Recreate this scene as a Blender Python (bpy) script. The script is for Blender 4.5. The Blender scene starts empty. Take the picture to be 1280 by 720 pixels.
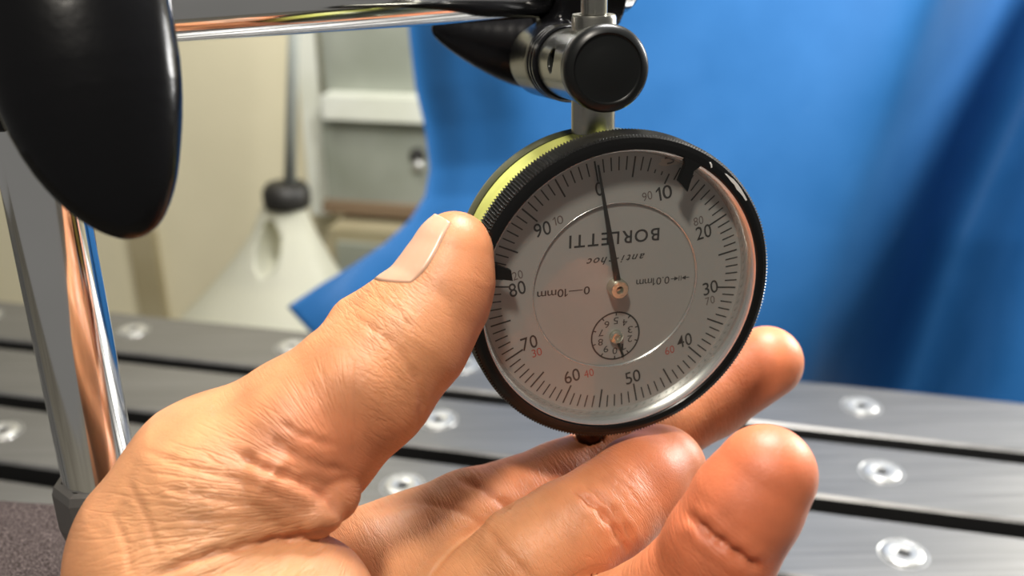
import bpy, bmesh, math, random
import numpy as np
from mathutils import Matrix, Vector

random.seed(4)
rng = np.random.default_rng(4)
R = math.radians
C = bpy.context.scene.collection

# ------------------------------------------------------------------ camera
CAM_H = 200.0                       # camera height over the table top, mm
PITCH, ROLL, FPX = R(21.91), R(0.82), 1250.0
def _rz(a): c, s = math.cos(a), math.sin(a); return np.array([[c, -s, 0], [s, c, 0], [0, 0, 1]])
def _rx(a): c, s = math.cos(a), math.sin(a); return np.array([[1, 0, 0], [0, c, -s], [0, s, c]])
def _ry(a): c, s = math.cos(a), math.sin(a); return np.array([[c, 0, s], [0, 1, 0], [-s, 0, c]])
W2C = _rz(ROLL) @ np.array([[1, 0, 0], [0, math.sin(PITCH), math.cos(PITCH)], [0, math.cos(PITCH), -math.sin(PITCH)]])
CAMPOS = np.array([0, 0, CAM_H])
cd = bpy.data.cameras.new('camera'); cam = bpy.data.objects.new('camera', cd); C.objects.link(cam)
m = Matrix.Identity(4)
for i in range(3):
    m[i][0], m[i][1], m[i][2] = W2C[0][i], W2C[1][i], -W2C[2][i]
m[2][3] = CAM_H * .001
cam.matrix_world = m
cd.sensor_width = 36; cd.lens = 36 * FPX / 1280; cd.clip_start = .005; cd.clip_end = 20
cd.dof.use_dof = True; cd.dof.focus_distance = .176; cd.dof.aperture_fstop = 15
bpy.context.scene.camera = cam

# ------------------------------------------------------------------ light
sc = bpy.context.scene
sc.view_settings.view_transform = 'Standard'; sc.view_settings.look = 'None'
sc.view_settings.gamma = 1; sc.view_settings.use_curve_mapping = False
sc.view_settings.exposure = 0.0
w = bpy.data.worlds.new('workshop'); sc.world = w; w.use_nodes = True
bg = w.node_tree.nodes['Background']; bg.inputs[0].default_value = (1, .97, .92, 1); bg.inputs[1].default_value = .2
def area(name, loc, target, size, power, col):
    l = bpy.data.lights.new(name, 'AREA'); l.shape = 'DISK'; l.size = size * .001; l.energy = power; l.color = col
    o = bpy.data.objects.new(name, l); C.objects.link(o)
    o.location = Vector(loc) * .001
    o.rotation_euler = (Vector(target) - Vector(loc)).to_track_quat('-Z', 'Y').to_euler()
    return o
area('work_lamp', (-60, -90, 600), (0, 165, 90), 60, 3.3, (1, .93, .82))
area('ceiling_lamp', (85, 290, 430), (85, 330, 0), 110, 3.9, (1, .98, .95))
area('side_light', (620, 560, 330), (200, 270, 0), 220, 8.0, (1, .99, .97))  # unseen source, added to brighten the right of the table
area('wall_fill', (-190, 560, 430), (-200, 760, 60), 140, 1.1, (1, .96, .88))  # added fill light for the back wall and jug

# ------------------------------------------------------------------ helpers
ORG = {}
def P(px, py, d):
    """world point (mm) seen at pixel px, py of the photograph at depth d along the lens axis"""
    return W2C.T @ np.array([(px - 640) / FPX * d, (360 - py) / FPX * d, d]) + CAMPOS
def PC(px, py, d):
    return np.array([(px - 640) / FPX * d, (360 - py) / FPX * d, d])
def c2w(p): return p @ W2C + CAMPOS        # lens frame (x right, y up, z away) is left-handed: flip faces after it
def tag(o, label=None, cat=None, group=None, kind=None):
    if label: o['label'] = label
    if cat: o['category'] = cat
    if group: o['group'] = group
    if kind: o['kind'] = kind
    return o
def empty(name, loc):
    o = bpy.data.objects.new(name, None); C.objects.link(o); o.empty_display_size = .01
    o.location = Vector([float(q) for q in loc]) * .001; ORG[o] = np.array(loc, float); return o
def mk(name, v, f, mat, parent=None, smooth=True, normals=None, org=None, auto=None):
    v = np.asarray(v, float)
    base = ORG[parent] if parent is not None else (np.array(org, float) if org is not None else np.array([*v.mean(0)[:2], v[:, 2].min()]))
    me = bpy.data.meshes.new(name)
    me.from_pydata(((v - base) * .001).tolist(), [], [tuple(int(i) for i in q) for q in f])
    me.materials.append(mat); me.update()
    if smooth:
        me.polygons.foreach_set('use_smooth', [True] * len(me.polygons))
    if auto is not None:
        me.set_sharp_from_angle(angle=R(auto))
    if normals is not None:
        me.normals_split_custom_set_from_vertices([tuple(n) for n in normals])
    o = bpy.data.objects.new(name, me); C.objects.link(o)
    if parent is not None: o.parent = parent
    else: o.location = Vector(base.tolist()) * .001
    ORG[o] = base
    return o
def box(cx, cy, cz, sx, sy, sz, M=None):
    v = np.array([[x, y, z] for x in (-.5, .5) for y in (-.5, .5) for z in (-.5, .5)]) * [sx, sy, sz] + [cx, cy, cz]
    f = [(0, 1, 3, 2), (4, 6, 7, 5), (0, 4, 5, 1), (2, 3, 7, 6), (0, 2, 6, 4), (1, 5, 7, 3)]
    return (v @ M.T if M is not None else v), f
def lathe(prof, n=64, closed=False, ang0=0.0):
    """revolve (r, z) points about z"""
    v = []; f = []
    for r, z in prof:
        for k in range(n):
            a = ang0 + 2 * math.pi * k / n; v.append((r * math.cos(a), r * math.sin(a), z))
    m_ = len(prof)
    for i in range(m_ if closed else m_ - 1):
        j = (i + 1) % m_
        for k in range(n):
            k2 = (k + 1) % n; f.append((i * n + k, i * n + k2, j * n + k2, j * n + k))
    if not closed:
        f.append(tuple(range(n - 1, -1, -1)) if prof[0][0] > 1e-6 else tuple(range(n - 1, -1, -1)))
        f.append(tuple((m_ - 1) * n + k for k in range(n)))
    return np.array(v, float), f
def frame(a, b):
    """3x3 whose z column runs a -> b"""
    z = np.array(b, float) - np.array(a, float); L = np.linalg.norm(z); z /= L
    x = np.cross([0, 0, 1], z)
    if np.linalg.norm(x) < 1e-3: x = np.array([1., 0, 0])
    x /= np.linalg.norm(x); y = np.cross(z, x)
    return np.stack([x, y, z], 1), L
def rod(a, b, prof, n=48):
    """lathe along a->b; prof = (r, t) with t in mm from a"""
    M, L = frame(a, b); v, f = lathe(prof, n)
    return v @ M.T + np.array(a, float), f
def tube(pts, r, n=10):
    pts = np.array(pts, float); v = []; f = []
    for i, p in enumerate(pts):
        d = pts[min(i + 1, len(pts) - 1)] - pts[max(i - 1, 0)]
        M, _ = frame((0, 0, 0), d); rr = r[i] if hasattr(r, '__len__') else r
        for k in range(n):
            a = 2 * math.pi * k / n; v.append(p + M @ np.array([rr * math.cos(a), rr * math.sin(a), 0]))
    for i in range(len(pts) - 1):
        for k in range(n):
            k2 = (k + 1) % n; f.append((i * n + k, i * n + k2, (i + 1) * n + k2, (i + 1) * n + k))
    f.append(tuple(range(n - 1, -1, -1))); f.append(tuple((len(pts) - 1) * n + k for k in range(n)))
    return np.array(v), f
def join(*vf):
    V = []; F = []; o = 0
    for v, f in vf:
        V.append(np.asarray(v, float)); F += [tuple(i + o for i in q) for q in f]; o += len(v)
    return np.concatenate(V), F
def rrect_prism(w_, d_, h_, r, seg=4):
    """rounded-corner block, local, z 0..h, with a small top bevel"""
    ring = []
    for cx, cy, a0 in ((w_/2 - r, d_/2 - r, 0), (-w_/2 + r, d_/2 - r, 90), (-w_/2 + r, -d_/2 + r, 180), (w_/2 - r, -d_/2 + r, 270)):
        for k in range(seg + 1):
            a = R(a0 + 90 * k / seg); ring.append((cx + r * math.cos(a), cy + r * math.sin(a)))
    n = len(ring); ring = np.array(ring); b = min(r * .5, 1.2)
    v = [np.c_[ring, np.zeros(n)], np.c_[ring, np.full(n, h_ - b)], np.c_[ring * (1 - 2 * b / max(w_, d_)), np.full(n, h_)]]
    f = []
    for i in range(2):
        for k in range(n):
            k2 = (k + 1) % n; f.append((i*n + k, i*n + k2, (i+1)*n + k2, (i+1)*n + k))
    f.append(tuple(range(n - 1, -1, -1))); f.append(tuple(2*n + k for k in range(n)))
    return np.concatenate(v), f

# ------------------------------------------------------------------ materials
def mat(name, col=(.5, .5, .5), rough=.5, metal=0.0, spec=.5, **kw):
    m = bpy.data.materials.new(name); m.use_nodes = True
    b = m.node_tree.nodes['Principled BSDF']
    b.inputs['Base Color'].default_value = (*col, 1); b.inputs['Roughness'].default_value = rough
    b.inputs['Metallic'].default_value = metal; b.inputs['Specular IOR Level'].default_value = spec
    for k, v_ in kw.items(): b.inputs[k.replace('_', ' ')].default_value = v_
    return m
def nd(m, t, **kw):
    n = m.node_tree.nodes.new(t)
    for k, v_ in kw.items():
        if k.startswith('i_'): n.inputs[k[2:].replace('_', ' ')].default_value = v_
        else: setattr(n, k, v_)
    return n
def ln(m, a, ao, b, bi): m.node_tree.links.new(a.outputs[ao], b.inputs[bi])
def ramp(m, p0, c0, p1, c1):
    r = nd(m, 'ShaderNodeValToRGB'); e = r.color_ramp.elements
    e[0].position = p0; e[0].color = (*c0, 1); e[1].position = p1; e[1].color = (*c1, 1); return r
def noise_col(m, scale, c0, c1, p0=.35, p1=.65, stretch=None, detail=4):
    """colour from noise in object space"""
    tc = nd(m, 'ShaderNodeTexCoord'); mp = nd(m, 'ShaderNodeMapping'); ns = nd(m, 'ShaderNodeTexNoise')
    if stretch: mp.inputs['Scale'].default_value = stretch
    ns.inputs['Scale'].default_value = scale; ns.inputs['Detail'].default_value = detail
    ln(m, tc, 'Object', mp, 0); ln(m, mp, 0, ns, 0)
    r = ramp(m, p0, c0, p1, c1); ln(m, ns, 0, r, 0)
    ln(m, r, 0, m.node_tree.nodes['Principled BSDF'], 'Base Color'); return ns, mp
def bump(m, src, out, strength=.3, dist=.0003):
    b = nd(m, 'ShaderNodeBump'); b.inputs['Strength'].default_value = strength; b.inputs['Distance'].default_value = dist
    ln(m, src, out, b, 'Height'); ln(m, b, 0, m.node_tree.nodes['Principled BSDF'], 'Normal'); return b

M_chrome = mat('chrome', (.78, .78, .77), .1, 1)
noise_col(M_chrome, 25, (.74, .74, .73), (.80, .80, .79))
M_steel = mat('machined_steel', (.62, .61, .58), .26, 1)
noise_col(M_steel, 40, (.30, .295, .26), (.37, .36, .32))
M_black = mat('black_plastic', (.003, .003, .0035), .2, spec=.2)
tc = nd(M_black, 'ShaderNodeTexCoord'); ns = nd(M_black, 'ShaderNodeTexNoise'); ns.inputs['Scale'].default_value = 700
ln(M_black, tc, 'Object', ns, 0); bump(M_black, ns, 0, .06, .0004)
M_capblack = mat('satin_black_cap', (.005, .0055, .0055), .32, spec=.25)
M_blackpaint = mat('black_anodised', (.004, .004, .004), .2, .0, spec=.28)
M_greynut = mat('grey_painted_steel', (.11, .105, .1), .45, .4)
M_inkblack = mat('black_ink', (.02, .018, .018), .6)
M_inkgrey = mat('grey_brown_ink', (.10, .075, .07), .6)  # for small red numerals: greyer lighting and fading put into the ink
M_inkred = mat('red_ink', (.30, .05, .04), .6)
M_needle = mat('needle_black', (.015, .014, .013), .35)
M_brass = mat('nickel_brass', (.56, .54, .45), .24, .9)
M_dark = mat('dark_recess', (.006, .006, .006), .7)
M_brownknob = mat('dark_bronze', (.10, .055, .03), .3, .7)
M_olive = mat('olive_lacquer', (.50, .52, .13), .42)
noise_col(M_olive, 260, (.46, .48, .11), (.54, .56, .15))
M_backcover = mat('dark_back_cover', (.05, .055, .025), .3, .3)
M_ring = mat('polished_inner_ring', (.62, .61, .60), .25, .88)
# dial print ground: satin silver, with one brown stain
M_dial = mat('silver_dial', (.295, .286, .278), .42, .2, spec=.4)
tc = nd(M_dial, 'ShaderNodeTexCoord'); ns = nd(M_dial, 'ShaderNodeTexNoise'); ns.inputs['Scale'].default_value = 2600; ns.inputs['Detail'].default_value = 6
ln(M_dial, tc, 'Object', ns, 0); bump(M_dial, ns, 0, .05, .0002)
M_stain = mat('old_brown_stain', (.26, .19, .13), .6)
M_scuff = mat('bare_metal_scuff', (.72, .72, .7), .4, .2)
# thin crystal: clear with a fresnel sheen
M_glass = bpy.data.materials.new('crystal'); M_glass.use_nodes = True
nt = M_glass.node_tree; nt.nodes.clear()
o_ = nt.nodes.new('ShaderNodeOutputMaterial'); mx = nt.nodes.new('ShaderNodeMixShader'); tr = nt.nodes.new('ShaderNodeBsdfTransparent')
gl = nt.nodes.new('ShaderNodeBsdfGlossy'); gl.inputs['Roughness'].default_value = .03; lw = nt.nodes.new('ShaderNodeLayerWeight'); pw = nt.nodes.new('ShaderNodeMath'); pw.operation = 'POWER'; pw.inputs[1].default_value = 4.5; fr = nt.nodes.new('ShaderNodeMath'); fr.operation = 'MULTIPLY_ADD'; fr.inputs[1].default_value = .5; fr.inputs[2].default_value = .018
nt.links.new(lw.outputs['Facing'], pw.inputs[0]); nt.links.new(pw.outputs[0], fr.inputs[0])
tr.inputs[0].default_value = (.96, .97, .96, 1)
for a, b in ((fr.outputs[0], mx.inputs[0]), (tr.outputs[0], mx.inputs[1]), (gl.outputs[0], mx.inputs[2]), (mx.outputs[0], o_.inputs[0])): nt.links.new(a, b)
# table
M_rail = mat('ground_aluminium', (.36, .36, .36), .36, .8)
ns, _ = noise_col(M_rail, 60, (.19, .188, .183), (.26, .257, .25), .3, .7, stretch=(.25, 9, 9), detail=8)
rr = nd(M_rail, 'ShaderNodeMapRange'); rr.inputs['To Min'].default_value = .36; rr.inputs['To Max'].default_value = .5
ln(M_rail, ns, 0, rr, 0); ln(M_rail, rr, 0, M_rail.node_tree.nodes['Principled BSDF'], 'Roughness'); bump(M_rail, ns, 0, .12, .0004)
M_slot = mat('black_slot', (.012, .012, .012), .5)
M_screw = mat('zinc_screw', (.80, .80, .78), .33, .75)
noise_col(M_screw, 400, (.46, .46, .44), (.62, .62, .60))
M_base = mat('dark_iron', (.05, .05, .05), .5, .5)
# blue sheet
M_blue = mat('blue_plastic', (.02, .165, .58), .5, spec=.2)
ns, _ = noise_col(M_blue, 30, (.016, .098, .27), (.021, .112, .30))
tc = nd(M_blue, 'ShaderNodeTexCoord'); vo = nd(M_blue, 'ShaderNodeTexVoronoi'); vo.inputs['Scale'].default_value = 34
ln(M_blue, tc, 'Object', vo, 0)
rp = ramp(M_blue, .03, (1, 1, 1), .10, (0, 0, 0)); ln(M_blue, vo, 'Distance', rp, 0)
ns2 = nd(M_blue, 'ShaderNodeTexNoise'); ns2.inputs['Scale'].default_value = 16; ln(M_blue, tc, 'Object', ns2, 0)
rp2 = ramp(M_blue, .5, (0, 0, 0), .66, (.5, .5, .5)); ln(M_blue, ns2, 0, rp2, 0)
mu = nd(M_blue, 'ShaderNodeMath', operation='MULTIPLY'); ln(M_blue, rp, 0, mu, 0); ln(M_blue, rp2, 0, mu, 1)
mxc = nd(M_blue, 'ShaderNodeMix', data_type='RGBA')
pb = M_blue.node_tree.nodes['Principled BSDF']; old = pb.inputs['Base Color'].links[0].from_socket
M_blue.node_tree.links.new(mu.outputs[0], mxc.inputs['Factor']); M_blue.node_tree.links.new(old, mxc.inputs[6])
mxc.inputs[7].default_value = (.35, .48, .7, 1); M_blue.node_tree.links.new(mxc.outputs[2], pb.inputs['Base Color'])
# room
M_wall = mat('beige_wall', (.56, .51, .37), .8)
noise_col(M_wall, 7, (.70, .65, .46), (.80, .74, .54), .3, .7)
M_floor = mat('concrete', (.30, .28, .23), .8); noise_col(M_floor, 9, (.24, .22, .18), (.34, .32, .27))
M_white = mat('white_paint', (.74, .76, .68), .5); noise_col(M_white, 14, (.66, .68, .58), (.78, .80, .73))
M_panel = mat('grey_green_panel', (.30, .32, .27), .45); noise_col(M_panel, 12, (.25, .27, .22), (.35, .37, .32))
M_brown = mat('brown_edge', (.22, .15, .09), .7)
M_tan = mat('tan_board', (.38, .33, .20), .7); noise_col(M_tan, 10, (.34, .29, .17), (.42, .37, .24))
M_jug = mat('translucent_plastic', (.74, .74, .62), .3, Transmission_Weight=.45, IOR=1.15)
M_hose = mat('grey_rod', (.40, .43, .40), .4, .3)
M_jcap = mat('jug_cap_black', (.012, .011, .009), .5)
# cloth
M_cloth = mat('fuzzy_cloth', (.13, .10, .095), .95, spec=.15)
ns, _ = noise_col(M_cloth, 2300, (.03, .022, .02), (.16, .125, .12), .42, .72, detail=4); bump(M_cloth, ns, 0, .9, .0012)
M_thread = mat('pale_thread', (.55, .52, .44), .9)
# skin
M_skin = mat('skin', (.6, .35, .2), .47, spec=.42, Subsurface_Weight=.22, Subsurface_Scale=.0016)
M_skin.node_tree.nodes['Principled BSDF'].inputs['Subsurface Radius'].default_value = (1.0, .32, .16)
at = nd(M_skin, 'ShaderNodeAttribute', attribute_name='tint')
tc = nd(M_skin, 'ShaderNodeTexCoord')
n1 = nd(M_skin, 'ShaderNodeTexNoise', i_Scale=160.0, i_Detail=5.0); ln(M_skin, tc, 'Object', n1, 0)
mr = nd(M_skin, 'ShaderNodeMapRange'); mr.inputs['From Min'].default_value = .3; mr.inputs['From Max'].default_value = .7
mr.inputs['To Min'].default_value = .86; mr.inputs['To Max'].default_value = 1.10; ln(M_skin, n1, 0, mr, 0)
mm = nd(M_skin, 'ShaderNodeMix', data_type='RGBA', blend_type='MULTIPLY'); mm.inputs['Factor'].default_value = 1
M_skin.node_tree.links.new(at.outputs['Color'], mm.inputs[6]); M_skin.node_tree.links.new(mr.outputs[0], mm.inputs[7])
M_skin.node_tree.links.new(mm.outputs[2], M_skin.node_tree.nodes['Principled BSDF'].inputs['Base Color'])
vo = nd(M_skin, 'ShaderNodeTexVoronoi', feature='DISTANCE_TO_EDGE', i_Scale=1500.0)
mpv = nd(M_skin, 'ShaderNodeMapping'); mpv.inputs['Rotation'].default_value = (0, .4, .7); mpv.inputs['Scale'].default_value = (1, .55, 1)
nw = nd(M_skin, 'ShaderNodeTexNoise', i_Scale=500.0, i_Detail=3.0); ln(M_skin, tc, 'Object', nw, 0)
va = nd(M_skin, 'ShaderNodeVectorMath', operation='MULTIPLY_ADD'); va.inputs[1].default_value = (.0022, .0022, .0022)
M_skin.node_tree.links.new(nw.outputs['Color'], va.inputs[0]); M_skin.node_tree.links.new(tc.outputs['Object'], va.inputs[2])
ln(M_skin, va, 0, mpv, 0); ln(M_skin, mpv, 0, vo, 0)
rv = ramp(M_skin, 0, (0, 0, 0), .12, (1, 1, 1)); ln(M_skin, vo, 0, rv, 0)
n3 = nd(M_skin, 'ShaderNodeTexNoise', i_Scale=420.0, i_Detail=6.0); ln(M_skin, tc, 'Object', n3, 0)
ad = nd(M_skin, 'ShaderNodeMath', operation='MULTIPLY_ADD'); ad.inputs[1].default_value = .35
M_skin.node_tree.links.new(rv.outputs[0], ad.inputs[0]); M_skin.node_tree.links.new(n3.outputs[0], ad.inputs[2])
la_ = nd(M_skin, 'ShaderNodeAttribute', attribute_name='lines'); sx_ = nd(M_skin, 'ShaderNodeSeparateXYZ'); M_skin.node_tree.links.new(la_.outputs['Vector'], sx_.inputs[0])
def linefield(sa, sb, thin, seed):
    cb = nd(M_skin, 'ShaderNodeCombineXYZ'); cb.inputs[2].default_value = seed
    for k, sc_ in ((0, sa), (1, sb)):
        mu_ = nd(M_skin, 'ShaderNodeMath', operation='MULTIPLY'); mu_.inputs[1].default_value = sc_; ln(M_skin, sx_, k, mu_, 0); ln(M_skin, mu_, 0, cb, k)
    nn = nd(M_skin, 'ShaderNodeTexNoise', i_Scale=1.0, i_Detail=2.0); ln(M_skin, cb, 0, nn, 0)
    sb_ = nd(M_skin, 'ShaderNodeMath', operation='SUBTRACT'); sb_.inputs[1].default_value = .5; ln(M_skin, nn, 0, sb_, 0)
    ab_ = nd(M_skin, 'ShaderNodeMath', operation='ABSOLUTE'); ln(M_skin, sb_, 0, ab_, 0)
    r_ = nd(M_skin, 'ShaderNodeMapRange', interpolation_type='SMOOTHSTEP'); r_.inputs['From Max'].default_value = thin; ln(M_skin, ab_, 0, r_, 0); return r_
l1 = linefield(.75, .16, .055, 0.0); l2 = linefield(1.5, .4, .06, 5.0)
sm = nd(M_skin, 'ShaderNodeMath', operation='MULTIPLY_ADD'); sm.inputs[1].default_value = .55; ln(M_skin, l2, 0, sm, 0); ln(M_skin, l1, 0, sm, 2)
mk_ = nd(M_skin, 'ShaderNodeMath', operation='MULTIPLY'); ln(M_skin, sm, 0, mk_, 0); ln(M_skin, sx_, 2, mk_, 1)
tot = nd(M_skin, 'ShaderNodeMath', operation='MULTIPLY_ADD'); tot.inputs[1].default_value = .45; ln(M_skin, ad, 0, tot, 0); ln(M_skin, mk_, 0, tot, 2)
bump(M_skin, tot, 0, .42, .00022)
M_nail = mat('fingernail', (.64, .37, .25), .28, spec=.5, Subsurface_Weight=.15, Subsurface_Scale=.001)

# ------------------------------------------------------------------ distance-field mesher (camera-free, mm)
def polyfields(fn, lo, hi, h, coarse=4):
    """mesh the zero set of fn with surface nets; refined only near the surface"""
    lo = np.array(lo, float); n = np.ceil((np.array(hi) - lo) / (h * coarse)).astype(int) + 1
    gx = [lo[i] + np.arange(n[i]) * h * coarse for i in range(3)]
    G = np.stack(np.meshgrid(*gx, indexing='ij'), -1)
    dc = fn(G.reshape(-1, 3)).reshape(n)
    N = (n - 1) * coarse + 1
    D = np.repeat(np.repeat(np.repeat(dc, coarse, 0), coarse, 1), coarse, 2)[:N[0], :N[1], :N[2]].astype(np.float32)
    near = np.abs(dc) < h * coarse * 2.4
    nb = np.repeat(np.repeat(np.repeat(near, coarse, 0), coarse, 1), coarse, 2)[:N[0], :N[1], :N[2]]
    idx = np.argwhere(nb)
    for s in range(0, len(idx), 400000):
        q = idx[s:s + 400000]; D[q[:, 0], q[:, 1], q[:, 2]] = fn(lo + q * h)
    S = D < 0
    cs = np.zeros(N - 1, np.int8)
    for a in (0, 1):
        for b in (0, 1):
            for c in (0, 1): cs += S[a:N[0]-1+a, b:N[1]-1+b, c:N[2]-1+c]
    cells = np.argwhere((cs > 0) & (cs < 8))
    vid = -np.ones(N - 1, np.int64); vid[cells[:, 0], cells[:, 1], cells[:, 2]] = np.arange(len(cells))
    acc = np.zeros((len(cells), 3)); cnt = np.zeros(len(cells))
    cor = [(a, b, c) for a in (0, 1) for b in (0, 1) for c in (0, 1)]
    for i in range(8):
        for j in range(i + 1, 8):
            A, B = np.array(cor[i]), np.array(cor[j])
            if np.abs(A - B).sum() != 1: continue
            qa, qb = cells + A, cells + B
            da = D[qa[:, 0], qa[:, 1], qa[:, 2]]; db = D[qb[:, 0], qb[:, 1], qb[:, 2]]
            x = (da < 0) != (db < 0); t = np.where(x, da / np.where(x, da - db, 1), 0)
            acc += np.where(x[:, None], A + t[:, None] * (B - A), 0); cnt += x
    V = lo + (cells + acc / cnt[:, None]) * h
    F = []
    for ax in range(3):
        o1, o2 = [(1, 2), (2, 0), (0, 1)][ax]
        sl0 = [slice(0, N[i]) for i in range(3)]; sl1 = list(sl0)
        sl0[ax] = slice(0, N[ax] - 1); sl1[ax] = slice(1, N[ax])
        A, B = S[tuple(sl0)], S[tuple(sl1)]
        e = np.argwhere(A != B)
        e = e[(e[:, o1] > 0) & (e[:, o2] > 0) & (e[:, o1] < N[o1] - 1) & (e[:, o2] < N[o2] - 1)]
        ins = A[e[:, 0], e[:, 1], e[:, 2]]
        def at_(d1, d2):
            q = e.copy(); q[:, o1] -= d1; q[:, o2] -= d2; return vid[q[:, 0], q[:, 1], q[:, 2]]
        qd = np.stack([at_(1, 1), at_(0, 1), at_(0, 0), at_(1, 0)], 1)
        qd[~ins] = qd[~ins][:, ::-1]; F.append(qd)
    F = np.concatenate(F)
    def grad(p):
        e = .15
        return np.stack([fn(p + np.eye(3)[i] * e) - fn(p - np.eye(3)[i] * e) for i in range(3)], 1) / (2 * e)
    for _ in range(2):
        g = grad(V); V = V - np.clip(fn(V), -h, h)[:, None] * g / np.maximum((g * g).sum(1), .2)[:, None]
    g = grad(V); nrm = g / np.maximum(np.linalg.norm(g, axis=1), 1e-6)[:, None]
    return V, F, nrm
def cone(p, a, b, r1, r2, flat=None):
    a = np.asarray(a, float); ab = np.asarray(b, float) - a
    t = np.clip(((p - a) @ ab) / (ab @ ab), 0, 1); q = p - a - t[:, None] * ab
    if flat is not None:
        nrm, s = flat; nrm = np.asarray(nrm, float); nrm = nrm / np.linalg.norm(nrm)
        q = q + (s - 1) * (q @ nrm)[:, None] * nrm
    return np.linalg.norm(q, axis=1) - (r1 + t * (r2 - r1))
def smin(a, b, k):
    h_ = np.clip(.5 + .5 * (b - a) / k, 0, 1); return b * (1 - h_) + a * h_ - k * h_ * (1 - h_)
def spline_chain(p, K, KR, n, flat, k):
    K = np.array(K, float); KR = np.array(KR, float); m_ = len(K); s = np.linspace(0, m_ - 1, n)
    def cr(A, t):
        i = np.clip(t.astype(int), 0, m_ - 2); u = t - i
        if A.ndim > 1: u = u[:, None]
        p0, p1, p2, p3 = A[np.maximum(i - 1, 0)], A[i], A[i + 1], A[np.minimum(i + 2, m_ - 1)]
        return .5 * (2 * p1 + (p2 - p0) * u + (2 * p0 - 5 * p1 + 4 * p2 - p3) * u ** 2 + (3 * p1 - p0 - 3 * p2 + p3) * u ** 3)
    Q, QR = cr(K, s), cr(KR, s); d = None
    for a, b, r1, r2 in zip(Q[:-1], Q[1:], QR[:-1], QR[1:]):
        e = cone(p, a, b, r1, r2, flat); d = e if d is None else smin(d, e, k)
    return d
def cyl(p, a, b, r):
    a = np.asarray(a, float); ab = np.asarray(b, float) - a; L = np.linalg.norm(ab); u = ab / L
    t = (p - a) @ u; q = np.linalg.norm(p - a - t[:, None] * u, axis=1) - r
    tz = np.maximum(-t, t - L); w_ = np.stack([q, tz], 1)
    return np.minimum(w_.max(1), 0) + np.linalg.norm(np.maximum(w_, 0), axis=1)
def bxf(p, c, M, hs, r=1.0):
    q = np.abs((p - c) @ M) - (np.array(hs) - r)
    return np.linalg.norm(np.maximum(q, 0), axis=1) + np.minimum(q.max(1), 0) - r

# ================================================================== THE SETTING
YAW = R(-14.79); CA, SA = math.cos(YAW), math.sin(YAW)
TU = np.array([[CA, -SA, 0], [SA, CA, 0], [0, 0, 1]])          # (u, v, z) of the table -> world
def T(u, v, z=0): return TU @ np.array([u, v, z], float)
def slab(name, u0, u1, v0, v1, z0, z1, mt, parent=None):
    v, f = box((u0+u1)/2, (v0+v1)/2, (z0+z1)/2, u1-u0, v1-v0, z1-z0, TU); return mk(name, v, f, mt, parent, smooth=False)
def plane_pt(px, py, v):
    """where the ray through a pixel meets the upright plane at table distance v"""
    d = W2C.T @ np.array([(px - 640) / FPX, (360 - py) / FPX, 1.0]); nv = TU[:, 1]
    return CAMPOS + d * ((v - CAMPOS @ nv) / (d @ nv))
FZ = -230.0
tag(slab('floor', -1500, 1300, -500, 1000, FZ - 20, FZ, M_floor), kind='structure')
WV = 760.0
tag(slab('wall_back', -1500, 1300, WV, WV + 30, FZ, 900, M_wall), kind='structure')
def wallpiece(name, px0, px1, py0, py1, thick, mt, v=WV, **kw):
    ym = min(max((max(py0, 40) + min(py1, 390)) / 2, 40), 390)
    a = TU.T @ plane_pt(px0, ym, v - thick); b = TU.T @ plane_pt(px1, ym, v - thick)
    pm = (px0 + px1) / 2; a[2] = (TU.T @ plane_pt(pm, py1, v - thick))[2]; b[2] = (TU.T @ plane_pt(pm, py0, v - thick))[2]
    return slab(name, a[0], b[0], v - thick, v, a[2], b[2], mt, **kw)
tag(wallpiece('trim_1', 378, 402, -160, 268, 14, M_white), kind='structure')
tag(wallpiece('wall_strip', 166, 197, 288, 520, 8, M_tan), kind='structure')  # darker tan strip on the wall
# grey wall cabinet beyond the trim: body, ledge, lower door, rim
a = TU.T @ plane_pt(404, 262, WV - 40)
cab = empty('wall_cabinet', TU @ np.array([a[0] + 60, WV - 20, a[2]]))
tag(cab, 'grey-green metal wall cabinet with pale ledge, behind the blue sheet', 'cabinet')
wallpiece('upper_panel', 404, 640, -160, 124, 24, M_panel, parent=cab)
wallpiece('ledge', 402, 640, 124, 154, 44, M_white, parent=cab)
wallpiece('lower_panel', 406, 640, 154, 262, 30, M_panel, parent=cab)
wallpiece('bottom_rail', 404, 640, 260, 274, 38, M_brown, parent=cab)
b = plane_pt(524, 206, WV - 31); v, f = rod(b, b - TU[:, 1] * 6, [(0.01, -1), (5, -1), (5, 3), (3.5, 5.5), (.01, 6)], 20)
mk('screw', v, f, M_screw, cab)
b = plane_pt(522, 194, WV - 31); v, f = rod(b, b - TU[:, 1] * 5, [(0.01, -1), (6, -1), (6, 3), (.01, 5)], 16)
mk('dark_knob', v, f, M_jcap, cab)
low = empty('wooden_box', TU @ np.array([a[0] + 50, WV - 40, FZ]))
tag(low, 'dull grey-brown box under the wall cabinet, behind the blue sheet edge', 'box')
q0 = TU.T @ plane_pt(410, 276, WV - 60); q1 = TU.T @ plane_pt(560, 280, WV - 60)
slab('body', q0[0], q1[0], WV - 60, WV - 2, FZ, q0[2] - 6, M_tan, low); slab('front_panel', q0[0] + 8, q1[0] - 8, WV - 66, WV - 60, FZ + 30, q0[2] - 16, M_panel, low)

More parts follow.
